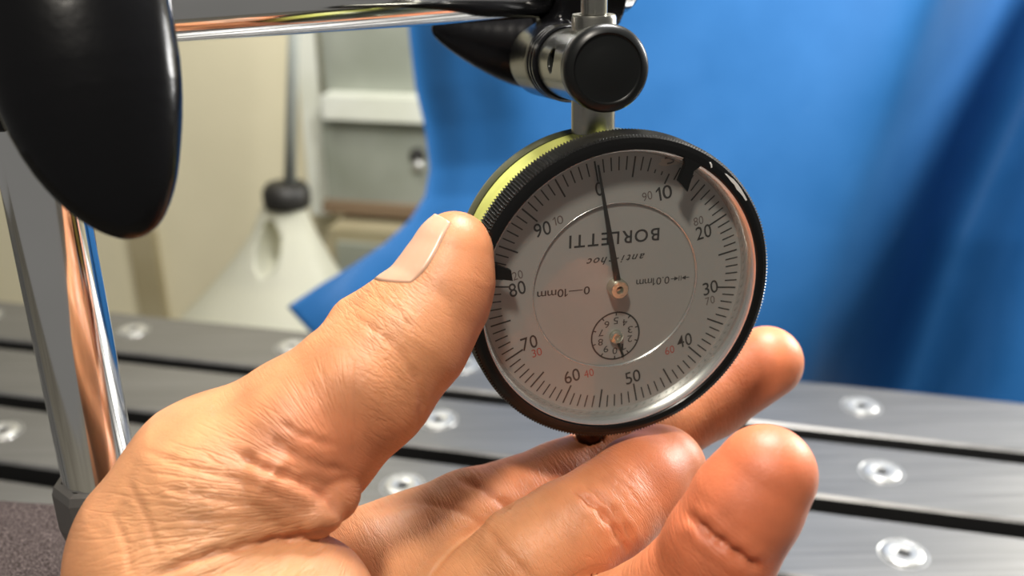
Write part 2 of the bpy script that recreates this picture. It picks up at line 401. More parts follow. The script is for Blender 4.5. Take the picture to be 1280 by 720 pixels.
# T-slot table: base, slot floor, rails each with its row of screws
H = CAM_H
tab = empty('slotted_table', T(0, 300, FZ))
tag(tab, 'slotted machine table of grey metal rails with countersunk screws under the hand', 'table')
U0, U1 = -620, 620
VF = 2.021 * H
edges = [(1.817, 2.021), (1.577, 1.772), (1.340, 1.528), (1.103, 1.288), (.866, 1.052), (.629, .818), (.39, .58)]
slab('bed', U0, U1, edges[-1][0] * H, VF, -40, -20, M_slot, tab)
slab('pedestal', -420, 420, 130, 370, FZ, -40, M_base, tab)
def rail_mesh(v0, v1):
    c = 1.0; prof = [(v0, -20), (v0, -c), (v0 + c, 0), (v1 - c, 0), (v1, -c), (v1, -20)]
    vv = [T(u, a, z) for u in (U0, U1) for a, z in prof]; n = len(prof)
    ff = [(k, k + n, (k + 1) % n + n, (k + 1) % n) for k in range(n)] + [tuple(range(n)), tuple(range(2 * n - 1, n - 1, -1))]
    return vv, ff    # faces 0 and 4 are the slot walls
# screw: countersunk washer ring, domed head and hex socket, one mesh, axis z, top slightly proud of the rail
def screw_mesh():
    outer = lathe([(8.0, .02), (7.9, .14), (7.6, .16), (7.4, .05)], 36)
    head = lathe([(6.4, .05), (6.3, .55), (5.6, .95), (4.2, 1.0), (2.9, .8), (2.2, .55), (2.1, .3)], 36)
    me_v, me_f = join((outer[0], outer[1][:-2]), (head[0], head[1][:-2]))
    return me_v, me_f
sv, sf = screw_mesh()
sme = bpy.data.meshes.new('screw'); sme.from_pydata((sv * .001).tolist(), [], sf); sme.materials.append(M_screw)
sme.polygons.foreach_set('use_smooth', [True] * len(sme.polygons)); sme.set_sharp_from_angle(angle=R(40))
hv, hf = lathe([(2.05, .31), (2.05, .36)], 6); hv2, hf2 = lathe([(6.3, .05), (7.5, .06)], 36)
rows = {0: (1.940, -1.898, range(-2, 8)), 1: (1.685, -1.453, range(-2, 7)), 2: (1.438, -1.439, range(-2, 7)), 3: (1.19, -1.44, range(-1, 6))}
rows = {0: (1.930, -1.898, range(-1, 8)), 1: (1.680, -1.453, range(-1, 7)), 2: (1.436, -1.439, range(-1, 7)), 3: (1.19, -1.44, range(-1, 6))}
# the screw's hollow shows the dark hex: second material on the same mesh
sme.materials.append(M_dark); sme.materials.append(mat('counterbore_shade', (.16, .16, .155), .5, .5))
bm = bmesh.new(); bm.from_mesh(sme)
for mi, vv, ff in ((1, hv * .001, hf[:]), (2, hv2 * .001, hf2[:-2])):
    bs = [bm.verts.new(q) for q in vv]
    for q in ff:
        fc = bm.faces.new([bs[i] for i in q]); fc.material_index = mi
bm.to_mesh(sme); bm.free()
for k, (v0, v1) in enumerate(edges):
    vv, ff = rail_mesh(v0 * H, v1 * H)
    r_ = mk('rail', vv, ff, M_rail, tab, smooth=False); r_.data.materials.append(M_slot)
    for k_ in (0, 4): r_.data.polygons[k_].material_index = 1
    if k in rows:
        vr, u0, rg = rows[k]
        for i in rg:
            o = bpy.data.objects.new('screw', sme); C.objects.link(o); o.parent = r_
            o.location = Vector((T((u0 + .4252 * i) * H, vr * H, 0) - ORG[r_]).tolist()) * .001; o.rotation_euler.z = i * .7

# blue plastic sheet standing behind the far edge of the table
lft = np.array([(496, -260), (500, -100), (508, 0), (512, 50), (519, 110), (531, 160), (537, 210), (531, 245), (512, 275), (480, 305), (440, 332), (400, 357), (362, 384)], float)
def sheet():
    nt_, ns_ = 90, 150; V = []
    tt = np.linspace(0, 1, len(lft)); Yr = np.linspace(-260, 565, len(lft))
    for i in range(nt_):
        t = i / (nt_ - 1); lx = np.interp(t, tt, lft[:, 0]); ly = np.interp(t, tt, lft[:, 1]); ry = np.interp(t, tt, Yr)
        # smooth the left edge a little
        for j in range(ns_):
            s = (j / (ns_ - 1)) ** 1.35
            x = lx + s * (1420 - lx); y = ly + s * (ry - ly) + 34 * min(1, s / .03) * t ** 6
            xb = 1238 - y * .34
            rel = 165 / (1 + math.exp(-(x - xb) / 22)) - 130 / (1 + math.exp(-(x - xb - 120 - .2 * max(0, 300 - y)) / 26)) + 30 * (1 - t)
            rel += 42 * math.exp(-((x - lx) / 46) ** 2) * (1 - t ** 3) + 14 * math.exp(-((x - lx - 80 + 30 * t) / 40) ** 2) * math.sin(min(1, t * 1.3) * math.pi)
            rel += 7 * math.sin(x * .009 + y * .007)
            V.append(plane_pt(x, y, VF + 40 + rel - 14 * t * (s < .4) * (1 - s / .4)))
    F = [(i * ns_ + j, i * ns_ + j + 1, (i + 1) * ns_ + j + 1, (i + 1) * ns_ + j) for i in range(nt_ - 1) for j in range(ns_ - 1)]
    o = mk('blue_sheet', V, F, M_blue)
    sd = o.modifiers.new('thickness', 'SOLIDIFY'); sd.thickness = .0035; sd.offset = 1
    return o
tag(sheet(), 'bright blue plastic sheet with a broad fold, standing behind the table', 'sheet')

# translucent jug with black cap and thin rod, standing on the floor behind the table
jb = plane_pt(330, 400, 600.0); jd = TU[:, 1]
jc = np.array([*(plane_pt(345, 300, 600.0)[:2]), FZ])
jug = empty('plastic_jug', jc)
tag(jug, 'translucent white plastic jug with black cap, behind the far table edge', 'jug')
ctop = plane_pt(359, 252, 600.0)
def jugf(p):
    q = (p - jc) @ TU                                   # u, v, z local
    zt = ctop[2] - FZ; off = (ctop - jc) @ TU
    t = np.clip((q[:, 2] - (zt - 95)) / 95, 0, 1); hs = 62 * (1 - t) ** 1.25 + 12
    cx = off[0] * t ** .8 - 10 * (1 - t); d = np.sqrt((q[:, 0] - cx) ** 2 + (q[:, 1] * 1.15) ** 2) - hs
    d = np.maximum(d * .62, np.maximum(1 - q[:, 2], q[:, 2] - zt))
    hl = plane_pt(352, 300, 600.0); hq = (p - hl) @ TU
    hole = np.sqrt((hq[:, 0] / 8.5) ** 2 + (hq[:, 2] / 17) ** 2) - 1
    # ear of the handle round the hole
    ear = np.sqrt((hq[:, 0] / 17) ** 2 + (hq[:, 2] / 31) ** 2 + (hq[:, 1] / 9) ** 2) - 1
    d = smin(d, ear * 9, 6); return np.maximum(d, -hole * 7)
lo = np.array([jc[0] - 95, jc[1] - 95, FZ - 4]); hi = np.array([jc[0] + 95, jc[1] + 95, ctop[2] + 6])
V, F, N_ = polyfields(jugf, lo, hi, 3.0, 3); mk('body', V, F, M_jug, jug, normals=N_)
v, f = lathe([(11, -4), (15.5, -3), (16.5, 2), (16, 9), (13, 13), (.01, 14.5)], 28)
mk('cap', v + ctop, f, M_jcap, jug)
rt = plane_pt(371, -120, 600.0); v, f = tube([ctop + [3, 0, 12], rt], [4.2, 3.4], 14)
mk('rod', v, f, M_hose, jug)

# ================================================================== DIAL INDICATOR
GR = _rx(R(20.825)) @ _ry(R(15.97)); GC = np.array([18.987, .166, 181.54])
def gcam(v):
    q = np.asarray(v, float) @ GR.T; q = q * [1, 1, -1] + GC; return q
def G(v): return c2w(gcam(v))
def uv(px, py, z):
    """dial-plane x, y of a pixel at height z over the dial face"""
    A = np.array([(px - 640) / FPX, (360 - py) / FPX, 1.0]); o = (np.array([0, 0, 0]) - GC) * [1, 1, -1] @ GR; d = (A * [1, 1, -1]) @ GR
    k = (z - o[2]) / d[2]; q = o + d * k; return q[0], q[1]
gauge = empty('dial_indicator', G([[0, -30, -10]])[0])
tag(gauge, 'round dial indicator with black knurled bezel, held upside down by the hand', 'gauge')
def gpart(name, vf, mt, **kw):
    return mk(name, G(vf[0]), vf[1], mt, gauge, **kw)
# body
gpart('body', lathe([(25.2, -1.2), (25.3, -2), (26.2, -2.7), (26.2, -12.6), (26.0, -13)], 120), M_olive, auto=40)
gpart('back_cover', lathe([(26.0, -12.9), (26.3, -13), (26.35, -15.6), (25.9, -17.4), (24.4, -18.8), (22, -19.4), (12, -19.6), (6, -19.6), (5, -22), (.01, -22)], 120), M_backcover, auto=50)
# bezel: lip, chamfer and back as one lathe, knurl teeth round it
bz = gpart('bezel', lathe([(26.25, -2.2), (26.2, 3.3), (26.12, 3.7), (26.3, 3.9), (27.3, 3.95), (27.45, 3.9), (28.2, 3.55), (28.2, -1.9), (28.1, -2.2)], 160, closed=True), M_blackpaint, auto=30)
nk = 300; kv = []; kf = []
for k in range(nk):
    a = 2 * math.pi * k / nk; da = 2 * math.pi / nk
    for z, r in ((3.55, 28.25), (3.25, 28.7), (-1.9, 28.7), (-2.2, 28.35)):
        kv += [(r * math.cos(a), r * math.sin(a), z), ((r - .48) * math.cos(a + da / 2), (r - .48) * math.sin(a + da / 2), z)]
for k in range(nk):
    k2 = (k + 1) % nk
    for i in range(3):
        p0, p1 = k * 8 + i * 2, k2 * 8 + i * 2
        kf += [(p0, p0 + 1, p0 + 3, p0 + 2), (p0 + 1, p1, p1 + 2, p0 + 3)]
kn = mk('knurling', G(np.array(kv)), [q[::-1] for q in kf], mat('shiny_knurl', (.02, .02, .02), .36, .3, spec=.6), bz, smooth=False)  # tooth glints helped by a paler, shinier black than the bezel's
# scuffs on the bezel where paint is gone
def blob(name, pts, z0, th, mt, par):
    L = np.array([uv(x, y, z0) for x, y in pts]); n = len(L)
    v = np.concatenate([np.c_[L, np.full(n, z0 - th)], np.c_[L, np.full(n, z0)]])
    f = [tuple(range(n, 2 * n))[::-1], tuple(range(n))] + [(k, (k + 1) % n, (k + 1) % n + n, k + n) for k in range(n)]
    o = mk(name, G(v), f, mt, par, smooth=False); return o
s1 = blob('scuff', [(887, 203.5), (888.5, 203), (890, 205), (890.5, 209), (889, 210), (888.5, 207)], 4.05, .2, M_scuff, bz)
s2 = blob('scuff', [(906, 217), (909, 218), (914, 222), (917, 224), (923, 231), (927, 237), (931, 244), (934, 250), (932, 251), (929, 246), (925, 241), (921, 237), (918, 231), (914, 227), (911, 223)], 4.03, .2, M_scuff, bz)
s1['label'] = s2['label'] = 'bare pale scuff in the black paint'
# inner polished ring, dial (fixed centre + turning scale), crystal
gpart('inner_ring', lathe([(24.85, -.25), (24.85, .02), (26.0, 3.55), (26.22, 3.5), (26.22, -.25)], 160, closed=True), M_ring)
gpart('scale_ring', lathe([(15.8, -.7), (15.8, -.06), (15.92, 0), (24.9, 0), (24.9, -.7)], 160, closed=True), M_dial, auto=20)
gpart('centre_dial', lathe([(15.75, -.9), (15.75, -.42), (.01, -.42)], 128), M_dial, auto=30)
gpart('bright_edge', lathe([(15.62, -.42), (15.62, -.34), (15.85, .015), (15.98, .015), (15.98, -.3)], 160, closed=True), M_ring)
gpart('crystal', lathe([(.01, 2.45), (25.6, 2.45), (25.6, 2.75), (.01, 2.75)], 96), M_glass, auto=30)
# scale marks
PH = R(-11.95)
def tick(a, r0, r1, w_, z0=.005, z1=.03):
    u_ = np.array([math.sin(a), math.cos(a)]); t_ = np.array([u_[1], -u_[0]]) * w_ / 2
    p = [u_ * r0 - t_, u_ * r0 + t_, u_ * r1 + t_, u_ * r1 - t_]
    return np.array([[*q, z1] for q in p] + [[*q, z0] for q in p]), [(0, 3, 2, 1), (4, 5, 6, 7), (0, 1, 5, 4), (1, 2, 6, 5), (2, 3, 7, 6), (3, 0, 4, 7)]
tk = []
for k in range(100):
    a = PH + 2 * math.pi * k / 100
    r0 = 20.45 if k % 5 == 0 else 21.75
    r1 = 22.4 if k in (8, 9, 10) else 24.2
    if k in (8, 9): r0 = 21.7
    tk.append(tick(a, r0, r1, .30 if k % 5 == 0 else .24))
gpart('scale_marks', join(*tk), M_inkblack, smooth=False)
# lettering
_GL = {}
def glyph(ch, shear, bold):
    if (ch, shear, bold) in _GL: return _GL[ch, shear, bold]
    if ch == '1':
        b = bold
        v = np.array([(.20 - b, 0, 0), (.285 + b, 0, 0), (.285 + b, .70, 0), (.225 - b, .70, 0), (.06, .545, 0), (.06, .46, 0), (.20 - b, .555, 0)]); f = [(0, 1, 2, 6), (6, 2, 3), (6, 3, 4, 5)]
    else:
        cu = bpy.data.curves.new('t', 'FONT'); cu.body = ch; cu.shear = shear; cu.offset = bold; cu.resolution_u = 4
        ob = bpy.data.objects.new('t', cu); C.objects.link(ob)
        dg = bpy.context.evaluated_depsgraph_get(); me = ob.evaluated_get(dg).to_mesh()
        v = np.array([q.co[:] for q in me.vertices]); f = [tuple(q.vertices) for q in me.polygons]
        ob.evaluated_get(dg).to_mesh_clear(); bpy.data.objects.remove(ob); bpy.data.curves.remove(cu)
    _GL[ch, shear, bold] = v, f; return v, f
def text_mesh(s, shear=0.0, bold=0.0, spacing=1.0):
    x = 0.0; out = []
    for ch in s:
        v, f = glyph(ch, shear, bold); v = v.copy(); w_ = np.ptp(v[:, 0]); v[:, 0] += x - v[:, 0].min(); x += w_ + .075 * spacing; out.append((v, f))
    return join(*out)
def lettering(name, s, px, py, wmm, hmm, ang, z, mt, par=gauge, **kw):
    v, f = text_mesh(s, **kw)
    lo_, hi_ = v.min(0), v.max(0); v = (v - (lo_ + hi_) / 2) / np.maximum(hi_ - lo_, 1e-6) * [wmm, hmm, 0]
    c, s_ = math.cos(ang), math.sin(ang); cx, cy = uv(px, py, z) if py is not None else px
    q = np.c_[v[:, 0] * c - v[:, 1] * s_ + cx, v[:, 0] * s_ + v[:, 1] * c + cy, np.full(len(v), z + .02)]
    return mk(name, G(q), f, mt, par, smooth=False)
NA = -PH * 1.0
for s, px, py in (('0', 749, 236), ('10', 830, 241), ('20', 879.5, 290), ('30', 888, 359.5), ('40', 855.5, 425.5), ('50', 791, 471), ('60', 715, 470), ('70', 661.5, 428.5), ('80', 646.5, 361), ('90', 678, 286.5)):
    lettering('numeral', s, px, py, 1.45 if s == '0' else 3.05, 2.6, NA, 0, M_inkblack, bold=.004)
for s, px, py, mt in (('90', 809, 245, M_inkgrey), ('80', 873, 276, M_inkgrey), ('70', 887.5, 375.5, M_inkgrey), ('60', 837, 437.5, M_inkred), ('40', 736, 466.5, M_inkred), ('30', 671, 440.5, M_inkred), ('20', 647, 344, M_inkgrey), ('10', 697.5, 275.5, M_inkgrey)):
    lettering('numeral', s, px, py, 1.9, 1.6, NA, 0, mt)
UD = math.pi
lettering('brand_text', 'BORLETTI', 768.5, 297.5, 17.2, 2.45, UD, -.42, M_inkblack, bold=.012, spacing=2.0)
lettering('script_text', 'anti-choc', 769.5, 324.5, 11.2, 1.45, UD, -.42, M_inkblack, shear=.4, bold=.012, spacing=1.6)
lettering('range_text', '0—10mm', 704.5, 366, 10.0, 1.55, UD, -.42, M_inkblack, bold=.008)
lettering('unit_text', '0.01mm', 816, 352, 6.6, 1.45, UD, -.42, M_inkblack, bold=.004)
ax_, ay_ = uv(850, 347.5, -.42); aw = []
for sgn in (1, -1):                                              # a pair of arrows meeting a bar
    bx_ = ax_ + sgn * 1.05
    aw.append((np.array([[bx_ - sgn * .75, ay_, -.40], [bx_ + sgn * .1, ay_ + .42, -.40], [bx_ + sgn * .1, ay_ - .42, -.40]]), [(0, 2, 1) if sgn > 0 else (0, 1, 2)]))
    aw.append((np.array([[bx_, ay_ - .08, -.40], [bx_ + sgn * .8, ay_ - .08, -.40], [bx_ + sgn * .8, ay_ + .08, -.40], [bx_, ay_ + .08, -.40]]), [(0, 1, 2, 3) if sgn > 0 else (3, 2, 1, 0)]))
    aw.append((np.array([[ax_ + sgn * .2 - .07, ay_ - .5, -.40], [ax_ + sgn * .2 + .07, ay_ - .5, -.40], [ax_ + sgn * .2 + .07, ay_ + .5, -.40], [ax_ + sgn * .2 - .07, ay_ + .5, -.40]]), [(0, 1, 2, 3)]))
gpart('arrow_mark', join(*aw), M_inkblack, smooth=False)
# small counter dial
SX, SY = .32, -9.85
rg_ = lathe([(4.55, -.41), (4.85, -.41), (4.85, -.39), (4.55, -.39)], 72, closed=True)
sub = [(rg_[0] + [SX, SY, 0], rg_[1])]
for k in range(10):
    a = R(180 - 36 * k); v, f = tick(a, 4.05, 4.6, .22, -.41, -.39); sub.append((v + [SX, SY, 0], f))
gpart('counter_marks', join(*sub), M_inkblack, smooth=False)
for k in range(10):
    a = R(36 * k); lettering('counter_numeral', str(k), (SX + 3.05 * math.sin(a), SY - 3.05 * math.cos(a)), None, .95, 1.35, UD, -.42, M_inkblack)
gpart('counter_hub', (lathe([(1.25, -.42), (1.25, .3), (1.0, .5), (.5, .5), (.4, .3), (.01, .3)], 32)[0] + [SX, SY, 0], lathe([(1.25, 0)] * 6, 32)[1]), M_brass, auto=40)
def pointer(x0, y0, x1, y1, w0, w1, z, th=.18):
    d = np.array([x1 - x0, y1 - y0]); d /= np.linalg.norm(d); n_ = np.array([-d[1], d[0]])
    p = [np.array([x0, y0]) + n_ * w0 / 2, np.array([x1, y1]) + n_ * w1 / 2, np.array([x1, y1]) - n_ * w1 / 2, np.array([x0, y0]) - n_ * w0 / 2]
    return np.array([[*q, z + th] for q in p] + [[*q, z] for q in p]), [(0, 3, 2, 1), (4, 5, 6, 7), (0, 1, 5, 4), (1, 2, 6, 5), (2, 3, 7, 6), (3, 0, 4, 7)]
sx2, sy2 = uv(779.5, 446, -.1)
gpart('counter_pointer', pointer(SX, SY, sx2, sy2, .7, .3, -.15, .12), M_needle, smooth=False)
tx, ty = uv(747.5, 206, 1.0)
gpart('needle', pointer(0, 0, tx, ty, 1.35, .3, 1.0), M_needle, smooth=False)
hp = [(1.8, -.4), (1.8, 1.4), (1.55, 1.75), (.75, 1.75), (.6, 1.5), (.55, 1.0), (.01, 1.0)]
gpart('needle_hub', lathe(hp, 40), M_brass, auto=40)
# limit markers clipped over the bezel lip
def marker(pts, z0=2.95, z1=3.9):
    L = np.array([uv(x, y, 3.4) for x, y in pts]); n = len(L)
    if np.cross(L[1] - L[0], L[2] - L[1]) < 0: L = L[::-1]
    v = np.concatenate([np.c_[L, np.full(n, z0)], np.c_[L, np.full(n, z1)]])
    f = [tuple(range(n, 2 * n)), tuple(range(n))[::-1]] + [(k, (k + 1) % n, (k + 1) % n + n, k + n) for k in range(n)]
    gpart('limit_marker', (v, f), M_capblack, smooth=False)
marker([(853, 186), (884, 200), (866, 213), (858, 239), (847, 226), (855, 205)])
marker([(598, 322), (638, 337), (640, 350), (598, 345)])
# brown stain with a worn squiggle at the ten mark
st = []
for k in range(14):
    a = 2 * math.pi * k / 14; r = 1 + .22 * math.sin(3 * a + 1) + .12 * math.sin(5 * a)
    st.append((832 + 12 * r * math.cos(a) + 3, 203 + 4.6 * r * math.sin(a)))
blob('stain', st, .05, .03, mat('stain_faint', (.36, .31, .27), .6), gauge)
sq = [uv(*q, .08) for q in ((831, 198), (836, 197.5), (841, 199.5), (842, 202), (838, 204), (834, 204.5))]
v, f = tube([[*q, .08] for q in sq], .13, 6); gpart('worn_mark', (v, f), M_inkgrey)
# stem, spindle, plunger knob: axis is the gauge's own upright at z = -13
SZ = -13.0
def upright(prof, n=48, x=-.6, lean=0.0):
    v, f = lathe(prof, n); v = np.c_[v[:, 0] + x - lean * (v[:, 2] - 29), v[:, 2], -v[:, 1] + SZ]
    return v, f
LEAN = .022
gpart('stem', upright([(4.0, 22), (4.0, 46.3), (3.8, 46.8), (2.6, 46.8), (2.5, 44)], lean=LEAN), M_steel, auto=40)
gpart('spindle', upright([(2.35, 43), (2.35, 96), (2.0, 97), (1.2, 97.2), (.8, 101), (.01, 102)], lean=LEAN), M_steel, auto=40)
gpart('plunger_knob', upright([(.01, -39.6), (1.6, -39.4), (2.5, -38.6), (2.9, -37.2), (2.9, -35.8), (2.4, -35.0), (1.6, -34.6), (1.6, -20)], x=.5, lean=0), M_brownknob, auto=50)

# ================================================================== INDICATOR STAND
COLP = P(97, 450, 190.0)
stand = empty('indicator_stand', [COLP[0], COLP[1], 0])
tag(stand, 'magnetic stand with chrome column and arm, black wing knobs, at left of hand', 'stand')
cx, cy = COLP[:2]
ztop = P(20, 134, 180)[2]
zb = P(97, 606, 196)[2]
v, f = lathe([(7, zb - 4), (7, ztop + 70), (6.4, ztop + 70.6)], 64); mk('column', v + [cx, cy, 0], f, M_chrome, stand, auto=40)
# hexagonal collar nut, neck and magnet block under the cloth
v, f = lathe([(7.6, zb - 15), (8.6, zb - 13), (9.2, zb - 10), (9.2, zb - 2), (8.6, zb - .4), (7.3, zb), (7.05, zb - 1)], 8, ang0=.45); mk('collar_nut', v + [cx, cy, 0], f, M_greynut, stand, smooth=False)
zm = zb - 32
v, f = lathe([(7.5, zm - 1), (7.5, zb - 13)], 40); mk('neck', v + [cx, cy, 0], f, M_base, stand, auto=40)
v, f = rrect_prism(64, 58, zm, 5); mk('magnet_block', v + [cx - 14, cy + 6, 0.05], f, M_base, stand, auto=40)
# horizontal arm: from the column joint to the second joint, rising away from the lens
A0 = P(205, 22.5, 184); A1 = P(787, -21, 218)
A0[2] = A1[2] = (A0[2] + A1[2]) / 2
ad_ = (A1 - A0) / np.linalg.norm(A1 - A0); A00 = A0 - ad_ * 40
La = np.linalg.norm(A1 - A00)
v, f = rod(A00, A1, [(5.3, 0), (5.3, La - 1.5), (4.4, La - .2), (.01, La)], 64); mk('arm', v, f, M_chrome, stand, auto=50)
# first joint: block round column and arm, with the big wing knob on the lens side
jc1 = np.array([cx, cy, ztop + 16.0])
def joint1(p):
    d = smin(cyl(p, [cx, cy, ztop], [cx, cy, ztop + 40], 12.5), cyl(p, A00 + ad_ * 2, A00 + ad_ * 26, 10.5), 3)
    d = np.maximum(d, -cyl(p, [cx, cy, ztop - 30], [cx, cy, ztop + 80], 7.15)); return np.maximum(d, -cyl(p, A00 - ad_ * 40, A1, 5.45))
bb = np.array([jc1, A00, A00 + ad_ * 26]); V, F, N_ = polyfields(joint1, bb.min(0) - 34, bb.max(0) + 34, .9, 3)
mk('joint_block', V, F, M_black, stand, normals=N_)
# wing knob: lever blade swelling to the hub
K = [PC(60, -160, 140), PC(84, -20, 138), PC(108, 90, 137), PC(128, 170, 137), PC(148, 226, 137), PC(163, 262, 137)]
KR = [12.4, 12.6, 12.0, 9.9, 6.9, 3.6]
knrm = np.array([0.25, 0.1, -1.0])
def wing1(p):
    d = spline_chain(p, K, KR, 16, (knrm, 1.75), 1.5)
    return smin(d, cyl(p, PC(60, -130, 140), PC(58, -128, 165), 10), 4)
kb = np.array(K); V, F, N_ = polyfields(wing1, kb.min(0) - 16, kb.max(0) + 16 + [0, 0, 20], .8, 4)
mk('wing_knob', c2w(V), F[:, ::-1], M_black, stand, normals=N_ @ W2C)
# second joint: clamp barrel whose axis points at the lens, knob cap in front, wing knob behind
S0 = gcam([[-.6 - LEAN * 20, 49.5, SZ]])[0]
CF = PC(760, 86, 162); CB = PC(690, 76, 205)
ax2 = (CB - CF) / np.linalg.norm(CB - CF)
s_t = (S0 - CF) @ ax2; CF = S0 - ax2 * s_t + 0 * CF if False else CF
def barrel(p):
    d = cyl(p, CF + ax2 * 3.5, CF + ax2 * 27, 6.25) - .25
    st0, st1 = gcam([[-.6 - LEAN * (20 - 29), 20, SZ], [-.6 - LEAN * (80 - 29), 80, SZ]])
    d = np.maximum(d, -cyl(p, st0, st1, 4.15))
    hole = gcam([[-20, 50.6, -19.5], [0, 50.6, -19.5]])
    hc = CF + ax2 * 18
    side = np.cross(ax2, [0, 1, 0]); side /= np.linalg.norm(side)
    side = -side if side[0] > 0 else side
    sd = side * .9 + np.array([0, 0, -.45]); sd /= np.linalg.norm(sd)
    return np.maximum(d, -cyl(p, hc + sd * 3, hc + sd * 12, 2.1))
bb = np.array([CF, CB]); V, F, N_ = polyfields(barrel, bb.min(0) - 12, bb.max(0) + 12, .4, 4)
mk('clamp_barrel', c2w(V), F[:, ::-1], mat('dark_chrome', (.075, .077, .07), .2, .8), stand, normals=N_ @ W2C)
v, f = lathe([(6.2, 4.4), (7.05, 3.9), (7.1, 1.0), (6.6, .2), (5.7, -.15), (5.55, .25), (5.3, .3), (3.4, -.25), (.01, -.5)], 64)
Mx, _ = frame(c2w(CF[None])[0], c2w(CB[None])[0]); mk('knob_cap', v @ Mx.T + c2w(CF[None])[0], f, M_capblack, stand, auto=60)
rings = []
for t in (27.2, 30.2, 33.2):
    rings.append(lathe([(4.5, t), (6.8, t + .1), (7.3, t + .8), (7.3, t + 1.7), (6.8, t + 2.6), (4.5, t + 2.7)], 48))
v, f = join(*rings); mk('ribbed_collar', v @ Mx.T + c2w(CF[None])[0], f, M_black, stand, auto=50)
JB = CF + ax2 * 46
a1c = (A1 - CAMPOS) @ W2C.T; a0c = (A00 - CAMPOS) @ W2C.T; adc = (a1c - a0c) / np.linalg.norm(a1c - a0c)
ja = a1c - adc * 13
def joint2(p):
    d = smin(cone(p, CF + ax2 * 36, CF + ax2 * 52, 7.4, 7.6), cyl(p, ja - adc * 7, ja + adc * 7, 8.6) - .6, 5)
    return np.maximum(d, -cyl(p, a0c, a1c + adc * 20, 5.45))
bb = np.array([CF + ax2 * 36, CF + ax2 * 60, ja]); V, F, N_ = polyfields(joint2, bb.min(0) - 20, bb.max(0) + 20, .7, 4)
mk('joint_block', c2w(V), F[:, ::-1], M_black, stand, normals=N_ @ W2C)
K2 = [PC(690, 62, 232), PC(650, 58, 233), PC(610, 51, 233), PC(575, 42, 233), PC(550, 36, 233)]; KR2 = [9.6, 8.6, 6.4, 4.2, 2.0]
def wing2(p):
    return spline_chain(p, K2, KR2, 12, ((0.15, .1, 1), 1.5), 1.2)
kb = np.array(K2); V, F, N_ = polyfields(wing2, kb.min(0) - 12, kb.max(0) + 12, .7, 4)
mk('wing_knob', c2w(V), F[:, ::-1], M_black, stand, normals=N_ @ W2C)

# ================================================================== CLOTH
def cloth():
    n = 70; V = []
    x0, y0 = cx - 6, cy + 2
    for i in range(n):
        for j in range(n):
            a = i / (n - 1) * 2 - 1; b = j / (n - 1) * 2 - 1
            X = x0 - 44 + a * 58; Y = y0 + 4 + b * 52
            d = max(abs(X - (cx - 14)) - 31, abs(Y - (cy + 6)) - 28, 0)
            z = (zm + 3.6) * (1 / (1 + math.exp((d - 17) / 5.0))) + 1.2
            z += 3.0 * math.sin(a * 6 + b * 3) * math.exp(-((d - 14) / 12) ** 2) + 1.6 * math.sin(b * 9 - a * 5) * math.exp(-((d - 16) / 10) ** 2)
            V.append((X, Y, z))
    V = np.array(V); F = [(i * n + j, (i + 1) * n + j, (i + 1) * n + j + 1, i * n + j + 1) for i in range(n - 1) for j in range(n - 1)]
    # opening for the column's neck
    keep = [q for q in F if min(math.hypot(V[k][0] - cx, V[k][1] - cy) for k in q) > 9.5]
    o = mk('cloth', V, keep, M_cloth); o.modifiers.new('t', 'SOLIDIFY').thickness = .0012
    return o
clo = cloth()
tag(clo, 'dark grey-brown fuzzy cloth draped round the foot of the chrome column', 'cloth')

# ================================================================== HAND
hand = empty('hand', c2w(PC(420, 900, 170)[None])[0])
tag(hand, 'left hand pinching the dial indicator, palm up, fingers curled behind it', 'hand')
def chain(p, pts, k=2.5):
    d = None
    for (x0, y0, d0, r0), (x1, y1, d1, r1) in zip(pts[:-1], pts[1:]):
        e = cone(p, PC(x0, y0, d0), PC(x1, y1, d1), r0, r1); d = e if d is None else smin(d, e, k)
    return d
THUMB = [(568, 311, 167, 6.3), (560, 344, 167, 7.2), (547, 374, 167, 8.2), (512, 420, 166, 9.8), (455, 480, 165, 11.2), (375, 548, 165, 12.9), (285, 620, 166, 17.3), (237, 692, 166, 18.8)]
INDEX = [(470, 700, 187, 10.5), (585, 646, 197, 8.9), (700, 604, 206, 8.2), (800, 556, 215, 8.0), (890, 500, 220, 7.9), (958, 453, 220, 8.0)]
MIDDLE = [(560, 790, 184, 11), (665, 700, 182, 10.2), (712, 668, 183.5, 9.7), (758, 640, 187, 9.3), (800, 606, 193, 9.2), (824, 590, 198, 9.1)]
MIDTIP = [(824, 590, 199, 9.1), (842, 598, 213, 7.8)]
RING = [(640, 880, 182, 12), (770, 800, 170, 10.5), (862, 745, 160, 9.4), (902, 682, 154, 8.5), (932, 632, 152, 8.2), (957, 594, 151, 7.7)]
PINKY = [(620, 960, 178, 12), (760, 930, 164, 9.5), (870, 900, 152, 8.4), (915, 860, 146, 7.6), (935, 822, 144, 7.0)]
BALL = [(236, 768, 159, 14.2), (298, 767, 158, 13.6), (372, 766, 158, 12.6)]
gU = (np.array([0, 1.0, 0]) @ GR.T) * [1, 1, -1]; gN = (np.array([0, 0, 1.0]) @ GR.T) * [1, 1, -1]
def gauge_solid(p):
    a = gcam([[0, 0, -23.0]])[0]; b = gcam([[0, 0, 4.0]])[0]; c = gcam([[0, 0, -2.7]])[0]
    d = np.minimum(cyl(p, c, b, 28.85), cyl(p, a, c, 26.6))
    pl = gcam([[.5, -39.8, SZ], [.5, -20, SZ]]); return np.minimum(d, cyl(p, pl[0], pl[1], 3.2))
